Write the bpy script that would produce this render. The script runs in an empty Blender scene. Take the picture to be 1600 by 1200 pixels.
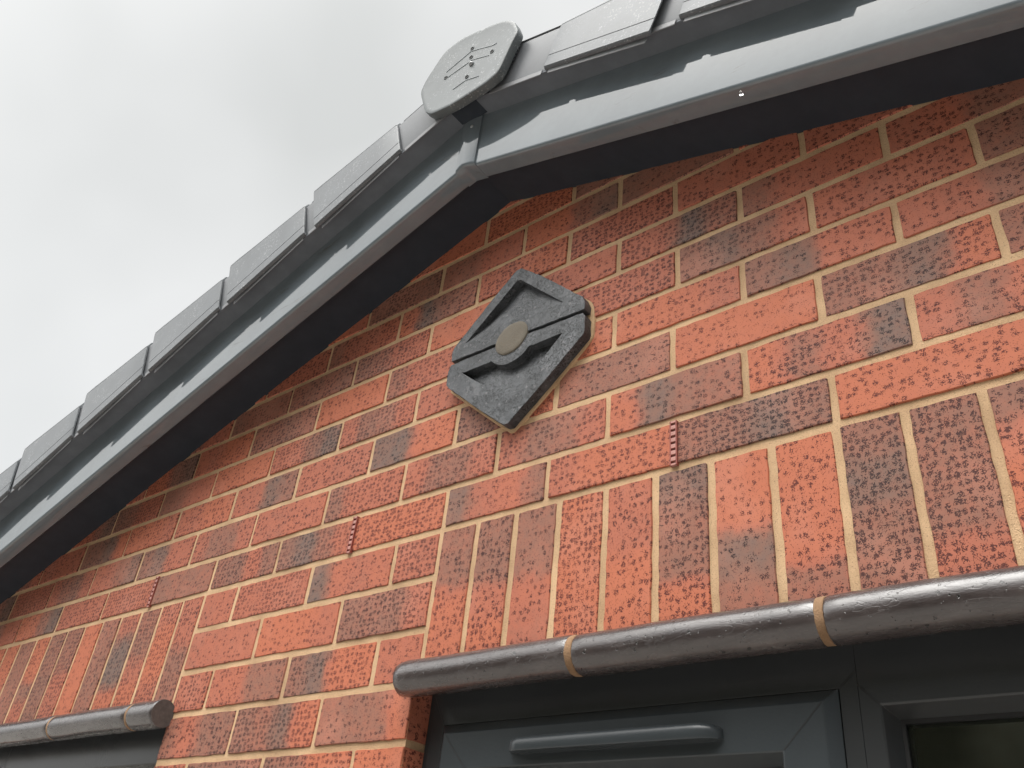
import bpy, bmesh, math, random
from mathutils import Vector, Matrix

random.seed(7)
S = bpy.context.scene
COL = S.collection
R = math.radians

# ---------------------------------------------------------------- camera
cam_d = bpy.data.cameras.new("camera")
cam = bpy.data.objects.new("camera", cam_d)
COL.objects.link(cam)
cam_d.sensor_width = 36.0
cam_d.lens = 1362.4653 / 1600 * 36
cam_d.clip_start = 0.02
cam_d.clip_end = 500
_R = ((0.7735880925990419, 0.62598489819457, 0.09851076195562086),
      (-0.288990358741007, 0.4868509435790376, -0.8242940805867874),
      (-0.5639557035295302, 0.6091954251042985, 0.5575256931192059))
m = Matrix((( _R[0][0], -_R[1][0], -_R[2][0], 0.98660),
            ( _R[0][1], -_R[1][1], -_R[2][1], -0.93191),
            ( _R[0][2], -_R[1][2], -_R[2][2], -0.59675),
            (0, 0, 0, 1)))
cam.matrix_world = m
S.camera = cam

# ---------------------------------------------------------------- sky and light
LOBE_DIR = Vector((-0.04, -0.44, 0.90)).normalized()
LOBE = 11.5
W = bpy.data.worlds.new("World")
S.world = W
W.use_nodes = True
nt = W.node_tree
nt.nodes.clear()
def wn(t, **k):
    n = nt.nodes.new(t)
    for a, b in k.items(): setattr(n, a, b)
    return n
wout = wn('ShaderNodeOutputWorld'); bg = wn('ShaderNodeBackground')
sky = wn('ShaderNodeTexSky'); sky.sky_type = 'NISHITA'; sky.sun_disc = False
sky.sun_elevation = R(48); sky.sun_rotation = R(180); sky.air_density = 1.0
skys = wn('ShaderNodeVectorMath', operation='SCALE'); skys.inputs['Scale'].default_value = 0.02
nt.links.new(sky.outputs[0], skys.inputs[0])
tc = wn('ShaderNodeTexCoord')
ns = wn('ShaderNodeTexNoise'); ns.inputs['Scale'].default_value = 2.6; ns.inputs['Detail'].default_value = 3; ns.inputs['Roughness'].default_value = 0.45
nt.links.new(tc.outputs['Generated'], ns.inputs['Vector'])
cr = wn('ShaderNodeValToRGB')
cr.color_ramp.elements[0].position = 0.33; cr.color_ramp.elements[0].color = (0.66, 0.665, 0.64, 1)
cr.color_ramp.elements[1].position = 0.62; cr.color_ramp.elements[1].color = (0.81, 0.81, 0.79, 1)
nt.links.new(ns.outputs['Fac'], cr.inputs[0])
dt = wn('ShaderNodeVectorMath', operation='DOT_PRODUCT'); dt.inputs[1].default_value = LOBE_DIR
nt.links.new(tc.outputs['Generated'], dt.inputs[0])
mx = wn('ShaderNodeMath', operation='MAXIMUM'); mx.inputs[1].default_value = 0
pw = wn('ShaderNodeMath', operation='POWER'); pw.inputs[1].default_value = 12
ml = wn('ShaderNodeMath', operation='MULTIPLY'); ml.inputs[1].default_value = LOBE
nt.links.new(dt.outputs['Value'], mx.inputs[0]); nt.links.new(mx.outputs[0], pw.inputs[0]); nt.links.new(pw.outputs[0], ml.inputs[0])
lob = wn('ShaderNodeVectorMath', operation='SCALE'); lob.inputs[0].default_value = (1.0, 0.985, 0.95)

dt2 = wn('ShaderNodeVectorMath', operation='DOT_PRODUCT'); dt2.inputs[1].default_value = Vector((-0.76, -0.52, 0.38)).normalized()
nt.links.new(tc.outputs['Generated'], dt2.inputs[0])
mx2 = wn('ShaderNodeMath', operation='MAXIMUM'); mx2.inputs[1].default_value = 0
pw2 = wn('ShaderNodeMath', operation='POWER'); pw2.inputs[1].default_value = 14
ml2 = wn('ShaderNodeMath', operation='MULTIPLY_ADD'); ml2.inputs[1].default_value = 1.9
nt.links.new(dt2.outputs['Value'], mx2.inputs[0]); nt.links.new(mx2.outputs[0], pw2.inputs[0]); nt.links.new(pw2.outputs[0], ml2.inputs[0]); nt.links.new(ml.outputs[0], ml2.inputs[2])
a1 = wn('ShaderNodeVectorMath', operation='ADD'); a2 = wn('ShaderNodeVectorMath', operation='ADD')
sz = wn('ShaderNodeSeparateXYZ'); nt.links.new(tc.outputs['Generated'], sz.inputs[0])
hz = wn('ShaderNodeMapRange', interpolation_type='SMOOTHSTEP'); 
fy = wn('ShaderNodeMath', operation='MULTIPLY_ADD'); fy.inputs[1].default_value = 0.35
nt.links.new(sz.outputs[1], fy.inputs[0]); nt.links.new(sz.outputs[2], fy.inputs[2]); nt.links.new(fy.outputs[0], hz.inputs['Value'])
hz.inputs['From Min'].default_value = 0.0; hz.inputs['From Max'].default_value = 0.42; hz.inputs['To Min'].default_value = 0.12; hz.inputs['To Max'].default_value = 1.0
hs = wn('ShaderNodeVectorMath', operation='SCALE'); nt.links.new(ml2.outputs[0], lob.inputs['Scale']); nt.links.new(cr.outputs[0], hs.inputs[0]); nt.links.new(hz.outputs['Result'], hs.inputs['Scale'])
nt.links.new(hs.outputs[0], a1.inputs[0]); nt.links.new(lob.outputs[0], a1.inputs[1])
nt.links.new(a1.outputs[0], a2.inputs[0]); nt.links.new(skys.outputs[0], a2.inputs[1])
nt.links.new(a2.outputs[0], bg.inputs['Color']); bg.inputs['Strength'].default_value = 1.0
nt.links.new(bg.outputs[0], wout.inputs['Surface'])

sun_d = bpy.data.lights.new("sun", 'SUN'); sun_d.energy = 1.5; sun_d.angle = R(30); sun_d.color = (1, 0.96, 0.9)
sun = bpy.data.objects.new("sun", sun_d); COL.objects.link(sun)
SUN_DIR = Vector((0.30, -0.37, 0.88)).normalized()
sun.rotation_euler = (-SUN_DIR).to_track_quat('-Z', 'Y').to_euler()

S.view_settings.view_transform = 'Standard'
S.view_settings.look = 'None'
S.view_settings.gamma = 1
S.view_settings.exposure = 0
S.cycles.max_bounces = 6

# ---------------------------------------------------------------- materials
def newmat(name):
    mt = bpy.data.materials.new(name); mt.use_nodes = True
    n = mt.node_tree; n.nodes.clear()
    o = n.nodes.new('ShaderNodeOutputMaterial'); p = n.nodes.new('ShaderNodeBsdfPrincipled')
    n.links.new(p.outputs[0], o.inputs[0])
    return mt, n, p
def N(n, t, ins=None, **k):
    x = n.nodes.new(t)
    for a, b in k.items(): setattr(x, a, b)
    for a, b in (ins or {}).items():
        if isinstance(b, bpy.types.NodeSocket): n.links.new(b, x.inputs[a])
        else: x.inputs[a].default_value = b
    return x
def mth(n, op, a, b=None, c=None, clamp=False):
    x = n.nodes.new('ShaderNodeMath'); x.operation = op; x.use_clamp = clamp
    for i, v in enumerate((a, b, c)):
        if v is None: continue
        if isinstance(v, bpy.types.NodeSocket): n.links.new(v, x.inputs[i])
        else: x.inputs[i].default_value = v
    return x.outputs[0]
def mixc(n, f, a, b):
    x = n.nodes.new('ShaderNodeMix'); x.data_type = 'RGBA'
    for i, v in ((0, f), (6, a), (7, b)):
        if isinstance(v, bpy.types.NodeSocket): n.links.new(v, x.inputs[i])
        else: x.inputs[i].default_value = v
    return x.outputs[2]
def ramp(n, f, stops):
    x = n.nodes.new('ShaderNodeValToRGB'); n.links.new(f, x.inputs[0])
    e = x.color_ramp.elements
    while len(e) < len(stops): e.new(0.5)
    for i, (p, c) in enumerate(stops):
        e[i].position = p; e[i].color = (*c, 1) if len(c) == 3 else c
    return x.outputs[0]
def smap(n, v, lo, hi):
    x = n.nodes.new('ShaderNodeMapRange'); x.interpolation_type = 'SMOOTHSTEP'
    n.links.new(v, x.inputs['Value']); x.inputs['From Min'].default_value = lo; x.inputs['From Max'].default_value = hi
    return x.outputs['Result']
def bump(n, p, h, strength, dist):
    x = n.nodes.new('ShaderNodeBump'); x.inputs['Strength'].default_value = strength; x.inputs['Distance'].default_value = dist
    n.links.new(h, x.inputs['Height']); n.links.new(x.outputs[0], p.inputs['Normal'])
    return x

def brick_material():
    mt, n, p = newmat('speckled_red_brick')
    uv = N(n, 'ShaderNodeUVMap', uv_map='brick_uv').outputs[0]
    q = N(n, 'ShaderNodeAttribute', attribute_name='tone')
    h = N(n, 'ShaderNodeAttribute', attribute_name='info')
    hx = N(n, 'ShaderNodeSeparateXYZ', {0: h.outputs['Vector']})   # x = random, y = length, z = fleck density
    qs = N(n, 'ShaderNodeSeparateColor', {0: q.outputs['Color']})
    us = N(n, 'ShaderNodeSeparateXYZ', {0: uv})
    off = mth(n, 'MULTIPLY', hx.outputs[0], 37.0)
    vec = N(n, 'ShaderNodeCombineXYZ', {0: us.outputs[0], 1: us.outputs[1], 2: off}).outputs[0]
    nw = N(n, 'ShaderNodeTexNoise', {'Vector': vec, 'Scale': 26.0, 'Detail': 3.0}).outputs['Fac']
    t = mth(n, 'ADD', mth(n, 'DIVIDE', us.outputs[0], hx.outputs[1]), mth(n, 'MULTIPLY', mth(n, 'SUBTRACT', nw, 0.5), 0.22))
    g = qs.outputs[0]
    for i, (lo, hi) in enumerate(((0.13, 0.33), (0.40, 0.60), (0.66, 0.86))):
        nxt = (qs.outputs[1], qs.outputs[2], q.outputs['Alpha'])[i]
        g = mth(n, 'ADD', g, mth(n, 'MULTIPLY', mth(n, 'SUBTRACT', nxt, (qs.outputs[0], qs.outputs[1], qs.outputs[2])[i]), smap(n, t, lo, hi)))
    cl = N(n, 'ShaderNodeTexNoise', {'Vector': vec, 'Scale': 70.0, 'Detail': 4.0, 'Roughness': 0.6}).outputs['Fac']
    g = mth(n, 'ADD', g, mth(n, 'MULTIPLY', mth(n, 'SUBTRACT', cl, 0.5), 0.50), clamp=True)
    base = ramp(n, g, [(0.0, (0.475, 0.145, 0.076)), (0.33, (0.41, 0.132, 0.080)), (0.62, (0.285, 0.122, 0.083)), (0.85, (0.22, 0.118, 0.088)), (1.0, (0.175, 0.116, 0.097))])
    # pale bloom
    bl = smap(n, N(n, 'ShaderNodeTexNoise', {'Vector': vec, 'Scale': 9.0, 'Detail': 2.0}).outputs['Fac'], 0.52, 0.75)
    base = mixc(n, mth(n, 'MULTIPLY', bl, 0.28), base, (0.55, 0.24, 0.17, 1))
    # rustic drag marks: little dark ticks gathered in clumps and rows
    vd = N(n, 'ShaderNodeVectorMath', {0: vec, 1: (1.0, 1.2, 1.0)}, operation='MULTIPLY').outputs[0]
    def ticks(ang, off2, off3):
        mp = N(n, 'ShaderNodeMapping', {'Vector': vec, 'Rotation': (0, 0, ang), 'Location': (off3, off3, off3)})
        st = N(n, 'ShaderNodeVectorMath', {0: mp.outputs[0], 1: (0.42, 1.0, 1.0)}, operation='MULTIPLY').outputs[0]
        return mth(n, 'SUBTRACT', N(n, 'ShaderNodeTexNoise', {'Vector': st, 'Scale': 800.0, 'Detail': 0.8, 'Roughness': 0.5}).outputs['Fac'], off2)
    tick = mth(n, 'MAXIMUM', mth(n, 'MAXIMUM', ticks(0.5, 0.0, 0.0), ticks(-0.75, 0.01, 3.1)), ticks(1.5, .04, 7.7))
    vor = N(n, 'ShaderNodeTexVoronoi', {'Vector': vd, 'Scale': 94.0, 'Randomness': 0.55})
    clump = mth(n, 'SUBTRACT', 1.0, smap(n, vor.outputs['Distance'], 0.24, 0.60))
    big = N(n, 'ShaderNodeTexNoise', {'Vector': vec, 'Scale': 24.0, 'Detail': 2.0}).outputs['Fac']
    big = smap(n, mth(n, 'ADD', big, hx.outputs[2]), 0.28, 0.56)
    mask = mth(n, 'MULTIPLY', clump, mth(n, 'ADD', 0.55, mth(n, 'MULTIPLY', big, 0.45)))
    fl = smap(n, mth(n, 'SUBTRACT', tick, mth(n, 'MULTIPLY', mth(n, 'SUBTRACT', 1.0, mask), 0.165)), .515, .555)
    dark = mixc(n, g, (0.095, 0.016, 0.012, 1), (0.026, 0.016, 0.016, 1))
    col = mixc(n, mth(n, 'MULTIPLY', fl, 0.94, clamp=True), base, dark)
    n.links.new(col, p.inputs['Base Color'])
    p.inputs['Roughness'].default_value = 0.72
    p.inputs['Specular IOR Level'].default_value = 0.35
    fine = N(n, 'ShaderNodeTexNoise', {'Vector': vec, 'Scale': 900.0, 'Detail': 2.0}).outputs['Fac']
    hh = mth(n, 'ADD', mth(n, 'MULTIPLY', fl, -1.0), mth(n, 'ADD', mth(n, 'MULTIPLY', fine, 0.25), mth(n, 'MULTIPLY', cl, 0.6)))
    bump(n, p, hh, 0.55, 0.0010)
    return mt

def mortar_material(name='sand_mortar', c0=(0.43, 0.272, 0.148), c1=(0.68, 0.46, 0.27)):
    mt, n, p = newmat(name)
    o = N(n, 'ShaderNodeTexCoord').outputs['Object']
    a = N(n, 'ShaderNodeTexNoise', {'Vector': o, 'Scale': 14.0, 'Detail': 4.0}).outputs['Fac']
    b = N(n, 'ShaderNodeTexNoise', {'Vector': o, 'Scale': 520.0, 'Detail': 3.0, 'Roughness': 0.7}).outputs['Fac']
    f = mth(n, 'ADD', mth(n, 'MULTIPLY', a, 0.7), mth(n, 'MULTIPLY', b, 0.5))
    c = ramp(n, f, [(0.38, c0), (0.72, c1)])
    pit = smap(n, N(n, 'ShaderNodeTexNoise', {'Vector': o, 'Scale': 800.0, 'Detail': 1.0}).outputs['Fac'], 0.64, 0.7)
    c = mixc(n, mth(n, 'MULTIPLY', pit, 0.75), c, (0.20, 0.12, 0.065, 1))
    w_ = smap(n, N(n, 'ShaderNodeTexNoise', {'Vector': o, 'Scale': 6.0, 'Detail': 3.0}).outputs['Fac'], 0.45, 0.7)
    c = mixc(n, mth(n, 'MULTIPLY', w_, 0.3), c, tuple(x*.72 for x in c0) + (1,))
    n.links.new(c, p.inputs['Base Color'])
    p.inputs['Roughness'].default_value = 0.9
    bump(n, p, b, 1.0, 0.0018)
    return mt

def plastic(name, col, rough, spec=0.5, speck=0.0, mott=0.12, bumpd=0.0004, coat=0.0, stain=0.0):
    mt, n, p = newmat(name)
    o = N(n, 'ShaderNodeTexCoord').outputs['Object']
    a = N(n, 'ShaderNodeTexNoise', {'Vector': o, 'Scale': 16.0, 'Detail': 5.0, 'Roughness': 0.65}).outputs['Fac']
    c = mixc(n, smap(n, a, 0.3, 0.75), tuple(x * (1 - mott) for x in col) + (1,), tuple(x * (1 + mott) for x in col) + (1,))
    if speck:
        v = N(n, 'ShaderNodeTexNoise', {'Vector': o, 'Scale': 210.0, 'Detail': 2.0, 'Roughness': 0.7}).outputs['Fac']
        m2 = smap(n, N(n, 'ShaderNodeTexNoise', {'Vector': o, 'Scale': 22.0, 'Detail': 3.0}).outputs['Fac'], 0.4, 0.68)
        s = mth(n, 'MULTIPLY', smap(n, v, 0.56, 0.68), m2)
        c = mixc(n, mth(n, 'MULTIPLY', s, speck), c, (0.62, 0.64, 0.65, 1))
    if stain:
        sv = N(n, 'ShaderNodeVectorMath', {0: o, 1: (0.55, 1.0, 2.6)}, operation='MULTIPLY').outputs[0]
        st = N(n, 'ShaderNodeTexNoise', {'Vector': sv, 'Scale': 9.0, 'Detail': 5.0, 'Roughness': 0.7, 'Distortion': 0.6}).outputs['Fac']
        st = smap(n, st, 0.60, 0.70)
        c = mixc(n, mth(n, 'MULTIPLY', st, stain), c, (0.085, 0.078, 0.066, 1))
    n.links.new(c, p.inputs['Base Color'])
    rr = mth(n, 'ADD', rough, mth(n, 'MULTIPLY', a, rough * 0.1))
    if stain: rr = mth(n, 'ADD', rr, mth(n, 'MULTIPLY', st, 0.25))
    n.links.new(rr, p.inputs['Roughness'])
    p.inputs['Specular IOR Level'].default_value = spec
    p.inputs['Coat Weight'].default_value = coat
    p.inputs['Coat Roughness'].default_value = 0.04
    b = N(n, 'ShaderNodeTexNoise', {'Vector': o, 'Scale': 260.0, 'Detail': 2.0}).outputs['Fac']
    if bumpd: bump(n, p, b, 0.25, bumpd)
    return mt

def stone_material():
    mt, n, p = newmat('blue_black_fired_clay')
    o = N(n, 'ShaderNodeTexCoord').outputs['Object']
    a = N(n, 'ShaderNodeTexNoise', {'Vector': o, 'Scale': 22.0, 'Detail': 6.0, 'Roughness': 0.7}).outputs['Fac']
    c = ramp(n, a, [(0.3, (0.036, 0.038, 0.042)), (0.55, (0.074, 0.079, 0.087)), (0.75, (0.14, 0.14, 0.15))])
    pit = smap(n, N(n, 'ShaderNodeTexNoise', {'Vector': o, 'Scale': 300.0, 'Detail': 3.0, 'Roughness': 0.65, 'Distortion': 0.8}).outputs['Fac'], 0.53, 0.56)
    m2 = smap(n, N(n, 'ShaderNodeTexNoise', {'Vector': o, 'Scale': 30.0, 'Detail': 2.0}).outputs['Fac'], 0.30, 0.58)
    pit = mth(n, 'MULTIPLY', pit, m2)
    c = mixc(n, mth(n, 'MULTIPLY', pit, 0.95), c, (0.014, 0.017, 0.018, 1))
    lt = smap(n, N(n, 'ShaderNodeTexNoise', {'Vector': o, 'Scale': 120.0, 'Detail': 3.0}).outputs['Fac'], 0.6, 0.72)
    c = mixc(n, mth(n, 'MULTIPLY', lt, 0.35), c, (0.28, 0.27, 0.28, 1))
    n.links.new(c, p.inputs['Base Color'])
    p.inputs['Roughness'].default_value = 0.5
    hh = mth(n, 'ADD', mth(n, 'MULTIPLY', pit, -1.0), mth(n, 'MULTIPLY', a, 1.5))
    bump(n, p, hh, 0.9, 0.002)
    return mt

def roll_material():
    mt, n, p = newmat('brown_glazed_clay')
    o = N(n, 'ShaderNodeTexCoord').outputs['Object']
    sx = N(n, 'ShaderNodeVectorMath', {0: o, 1: (0.35, 1.0, 1.0)}, operation='MULTIPLY').outputs[0]
    a = N(n, 'ShaderNodeTexNoise', {'Vector': sx, 'Scale': 45.0, 'Detail': 6.0, 'Roughness': 0.65}).outputs['Fac']
    c = ramp(n, a, [(0.3, (0.031, 0.024, 0.024)), (0.6, (0.060, 0.048, 0.047)), (0.8, (0.11, 0.095, 0.092))])
    pit = smap(n, N(n, 'ShaderNodeTexNoise', {'Vector': o, 'Scale': 170.0, 'Detail': 2.0}).outputs['Fac'], 0.66, 0.71)
    c = mixc(n, pit, c, (0.012, 0.01, 0.01, 1))
    n.links.new(c, p.inputs['Base Color'])
    r = N(n, 'ShaderNodeTexNoise', {'Vector': sx, 'Scale': 110.0, 'Detail': 4.0}).outputs['Fac']
    n.links.new(mth(n, 'ADD', 0.02, mth(n, 'MULTIPLY', r, 0.44)), p.inputs['Roughness'])
    p.inputs['Specular IOR Level'].default_value = 0.75
    p.inputs['Coat Weight'].default_value = 0.45
    p.inputs['Coat Roughness'].default_value = 0.12
    f = N(n, 'ShaderNodeTexNoise', {'Vector': sx, 'Scale': 460.0, 'Detail': 3.0, 'Roughness': 0.75}).outputs['Fac']
    sc = N(n, 'ShaderNodeTexNoise', {'Vector': sx, 'Scale': 34.0, 'Detail': 2.0, 'Distortion': 2.0}).outputs['Fac']
    scr = mth(n, 'SUBTRACT', 1.0, smap(n, mth(n, 'ABSOLUTE', mth(n, 'SUBTRACT', sc, 0.5)), 0.0, 0.012))
    hh = mth(n, 'ADD', mth(n, 'MULTIPLY', pit, -2.0), mth(n, 'ADD', mth(n, 'MULTIPLY', f, 0.8), mth(n, 'ADD', mth(n, 'MULTIPLY', a, 0.6), mth(n, 'MULTIPLY', scr, -0.3))))
    bump(n, p, hh, 0.5, 0.0008)
    return mt

def glass_material():
    mt, n, p = newmat('window_glass')
    p.inputs['Base Color'].default_value = (0.75, 0.8, 0.76, 1)
    p.inputs['Roughness'].default_value = 0.02
    p.inputs['Transmission Weight'].default_value = 1.0
    p.inputs['IOR'].default_value = 1.5
    return mt
def water_material():
    mt, n, p = newmat('rain_water')
    p.inputs['Base Color'].default_value = (1, 1, 1, 1)
    p.inputs['Roughness'].default_value = 0.0
    p.inputs['Transmission Weight'].default_value = 1.0
    p.inputs['IOR'].default_value = 1.33
    return mt
def plain(name, col, rough=0.8, scale=8.0, var=0.25, bd=0.0):
    mt, n, p = newmat(name)
    o = N(n, 'ShaderNodeTexCoord').outputs['Object']
    a = N(n, 'ShaderNodeTexNoise', {'Vector': o, 'Scale': scale, 'Detail': 5.0}).outputs['Fac']
    c = mixc(n, a, tuple(x * (1 - var) for x in col) + (1,), tuple(x * (1 + var) for x in col) + (1,))
    n.links.new(c, p.inputs['Base Color']); p.inputs['Roughness'].default_value = rough
    if bd: bump(n, p, a, 0.5, bd)
    return mt

M_BRICK = brick_material()
M_MORTAR = mortar_material()
M_JOINT = mortar_material('orange_sand_mortar', (0.21, 0.125, 0.066), (0.35, 0.21, 0.115))
M_PLUG = mortar_material('grey_mortar', (0.135, 0.118, 0.092), (0.20, 0.175, 0.14))
M_VERGE = plastic('mid_grey_plastic', (0.118, 0.128, 0.139), 0.36, 0.35, speck=0.30, mott=0.10)
M_SLEEVE = plastic('smooth_grey_plastic', (0.135, 0.143, 0.155), 0.36, 0.4, speck=0.08, mott=0.06)
M_CLIP = plastic('light_grey_plastic', (0.20, 0.205, 0.215), 0.4, 0.3)
M_CAP = plastic('grey_ridge_plastic', (0.105, 0.118, 0.123), 0.40, 0.3, speck=0.42, mott=0.12)
M_BARGE = plastic('anthracite_upvc', (0.150, 0.176, 0.195), 0.03, 0.62, mott=0.06, stain=0.5, bumpd=0.0, coat=0.0)
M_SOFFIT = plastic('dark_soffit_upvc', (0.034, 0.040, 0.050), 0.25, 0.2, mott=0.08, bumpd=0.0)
M_FRAME = plastic('anthracite_window_upvc', (0.037, 0.039, 0.041), 0.22, 0.45, mott=0.02)
M_SASH = plastic('grained_anthracite_upvc', (0.043, 0.050, 0.055), 0.24, 0.45, mott=0.03)
M_SEAL = plain('black_rubber', (0.014, 0.014, 0.015), 0.6)
M_STONE = stone_material()
M_ROLL = roll_material()
M_ROLLEND = plain('matt_brown_clay', (0.085, 0.072, 0.066), 0.85, 120.0, 0.5, 0.002)
M_GLASS = glass_material()
M_WATER = water_material()
M_UNDER = plastic('dark_grey_undercloak', (0.135, 0.147, 0.165), 0.6, 0.15, mott=0.1)
M_WEEP = plastic('terracotta_plastic', (0.27, 0.070, 0.052), 0.45, 0.4)
M_WEEPBAR = plastic('faded_terracotta_plastic', (0.44, 0.21, 0.175), 0.5, 0.4)
M_DARK = plain('dark_cavity', (0.012, 0.010, 0.010), 0.9)
M_SCREW = plain('grey_screw_metal', (0.30, 0.31, 0.32), 0.35)
M_ROOM = plain('painted_plaster', (0.42, 0.40, 0.33), 0.9)
M_TILE = plain('grey_concrete_tile', (0.12, 0.125, 0.13), 0.8)
M_PAVE = plain('wet_grey_paving', (0.30, 0.285, 0.265), 0.6, 3.0)
M_LEAF = plain('dark_conifer_leaf', (0.10, 0.105, 0.06), 0.7, 2.0, 0.5)

# ---------------------------------------------------------------- helpers
class MB:
    def __init__(s): s.v = []; s.f = []; s.m = []
    def add(s, vs, fs, mi=0):
        o = len(s.v); s.v += [tuple(v) for v in vs]
        for f in fs: s.f.append([o + i for i in f]); s.m.append(mi)
    def box(s, a, b, mi=0):
        x0, y0, z0 = a; x1, y1, z1 = b
        s.add([(x0,y0,z0),(x1,y0,z0),(x1,y1,z0),(x0,y1,z0),(x0,y0,z1),(x1,y0,z1),(x1,y1,z1),(x0,y1,z1)],
              [(0,3,2,1),(4,5,6,7),(0,1,5,4),(1,2,6,5),(2,3,7,6),(3,0,4,7)], mi)
    def loft(s, rings, mi=0, closed=True, caps=(True, True)):
        """rings = list of equal-length point lists"""
        o = len(s.v); k = len(rings[0])
        for r in rings: s.v += [tuple(p) for p in r]
        for i in range(len(rings) - 1):
            for j in range(k if closed else k - 1):
                j2 = (j + 1) % k
                s.f.append([o + i*k + j, o + i*k + j2, o + (i+1)*k + j2, o + (i+1)*k + j]); s.m.append(mi)
        if caps[0]: s.f.append([o + j for j in range(k)][::-1]); s.m.append(mi)
        if caps[1]: s.f.append([o + (len(rings)-1)*k + j for j in range(k)]); s.m.append(mi)
    def build(s, name, mats, parent=None, smooth=False, bevel=0, seg=2, origin=None):
        me = bpy.data.meshes.new(name)
        vs = s.v
        if origin is not None: vs = [tuple(Vector(v) - Vector(origin)) for v in vs]
        me.from_pydata(vs, [], s.f)
        if not isinstance(mats, (list, tuple)): mats = [mats]
        for mm in mats: me.materials.append(mm)
        me.polygons.foreach_set('material_index', s.m)
        b = bmesh.new(); b.from_mesh(me); bmesh.ops.recalc_face_normals(b, faces=b.faces); b.to_mesh(me); b.free()
        o = bpy.data.objects.new(name, me); COL.objects.link(o)
        if origin is not None: o.location = origin
        if parent is not None: o.parent = parent
        if smooth:
            for p in me.polygons: p.use_smooth = True
            me.update()
            if smooth != 'all':
                me.set_sharp_from_angle(angle=R(smooth if smooth is not True else 35))
        if bevel:
            md = o.modifiers.new('bevel', 'BEVEL'); md.width = bevel; md.segments = seg; md.limit_method = 'ANGLE'; md.angle_limit = R(30)
        return o
def empty(name, loc=(0, 0, 0), parent=None):
    o = bpy.data.objects.new(name, None); COL.objects.link(o); o.location = loc; o.empty_display_size = 0.1
    if parent: o.parent = parent
    return o
def tag(o, label=None, cat=None, group=None, kind=None):
    for k, v in (('label', label), ('category', cat), ('group', group), ('kind', kind)):
        if v: o[k] = v
    return o

# ---------------------------------------------------------------- gable geometry constants
TH = math.atan(0.3221); CT, ST = math.cos(TH), math.sin(TH)
XA = 0.058                    # gable apex
Z_BARGE, Z_VERGE = 0.7155, 0.860
def P(s, a, mm, y, z0):
    """s = -1 left slope / +1 right slope, a = along the slope downwards, mm = square to it"""
    return (XA + s*(a*CT + mm*ST), y, z0 - a*ST + mm*CT)
GROUND = -2.2
WX0, WX1 = -2.85, 2.97

# ---------------------------------------------------------------- ground
g = MB(); g.box((-60, -60, GROUND - 0.2), (60, 60, GROUND))
tag(g.build('ground', M_PAVE), kind='structure')

house = empty('brick_house', (0, 0, GROUND))
tag(house, 'red brick gable house end with grey plastic roof edge and anthracite windows', 'house')
HO = (0, 0, GROUND)
def hp(mb, name, mats, parent=None, **k):
    """part of the house (house origin on the ground)"""
    o = mb.build(name, mats, None, **k)
    par = parent or house
    o.parent = par
    w = Vector((0, 0, 0)); q = par
    while q is not None: w += q.location; q = q.parent
    o.location = o.location - w
    return o

# ---------------------------------------------------------------- brickwork
BED = {-5:-0.4160,-4:-0.3341,-3:-0.2483,-2:-0.1661,-1:-0.0802,0:0.0027,1:0.0809,2:0.1661,3:0.2499,4:0.3278,5:0.4111,6:0.4881,7:0.5683,8:0.6475,9:0.7290,10:0.811,11:0.893}
for r_ in range(-6, -26, -1): BED[r_] = BED[r_+1] - 0.082
PERP = {0:{-7:-1.5872,-6:-1.3572,-5:-1.1279,-4:-0.9041,-3:-0.6737,-2:-0.4516,-1:-0.2267,0:0.0052,1:0.2216,2:0.4471,3:0.6749},
 1:{-1.5:-0.3322,-0.5:-0.1155,0.5:0.1085,1.5:0.3306,2.5:0.5584,3.5:0.7839},
 2:{-2:-0.4537,-1:-0.2244,0:-0.0005,1:0.2242,2:0.4443,3:0.6733,4:0.9001},
 3:{-2.5:-0.5708,-1.5:-0.3415,-0.5:-0.1192,0.5:0.1085,1.5:0.336,2.5:0.5638,3.5:0.7883},
 4:{-2:-0.4412,-1:-0.2206,0:0.0035,1:0.23,2:0.4538,3:0.677,4:0.902},
 5:{-1.5:-0.3436,-0.5:-0.1164,0.5:0.112,1.5:0.3389,2.5:0.5668,3.5:0.7933},
 6:{-1:-0.2238,0:0.0018,1:0.2264,2:0.4511,3:0.6762},
 7:{0.5:0.1117,1.5:0.3358},
 -1:{-2.5:-0.5603,-1.5:-0.327,-0.5:-0.102}, -2:{-2:-0.449,-1:-0.2175},
 -3:{-2.5:-0.5638,-1.5:-0.3311,-0.5:-0.103}, -4:{-2:-0.4495,-1:-0.2158}}
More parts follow.
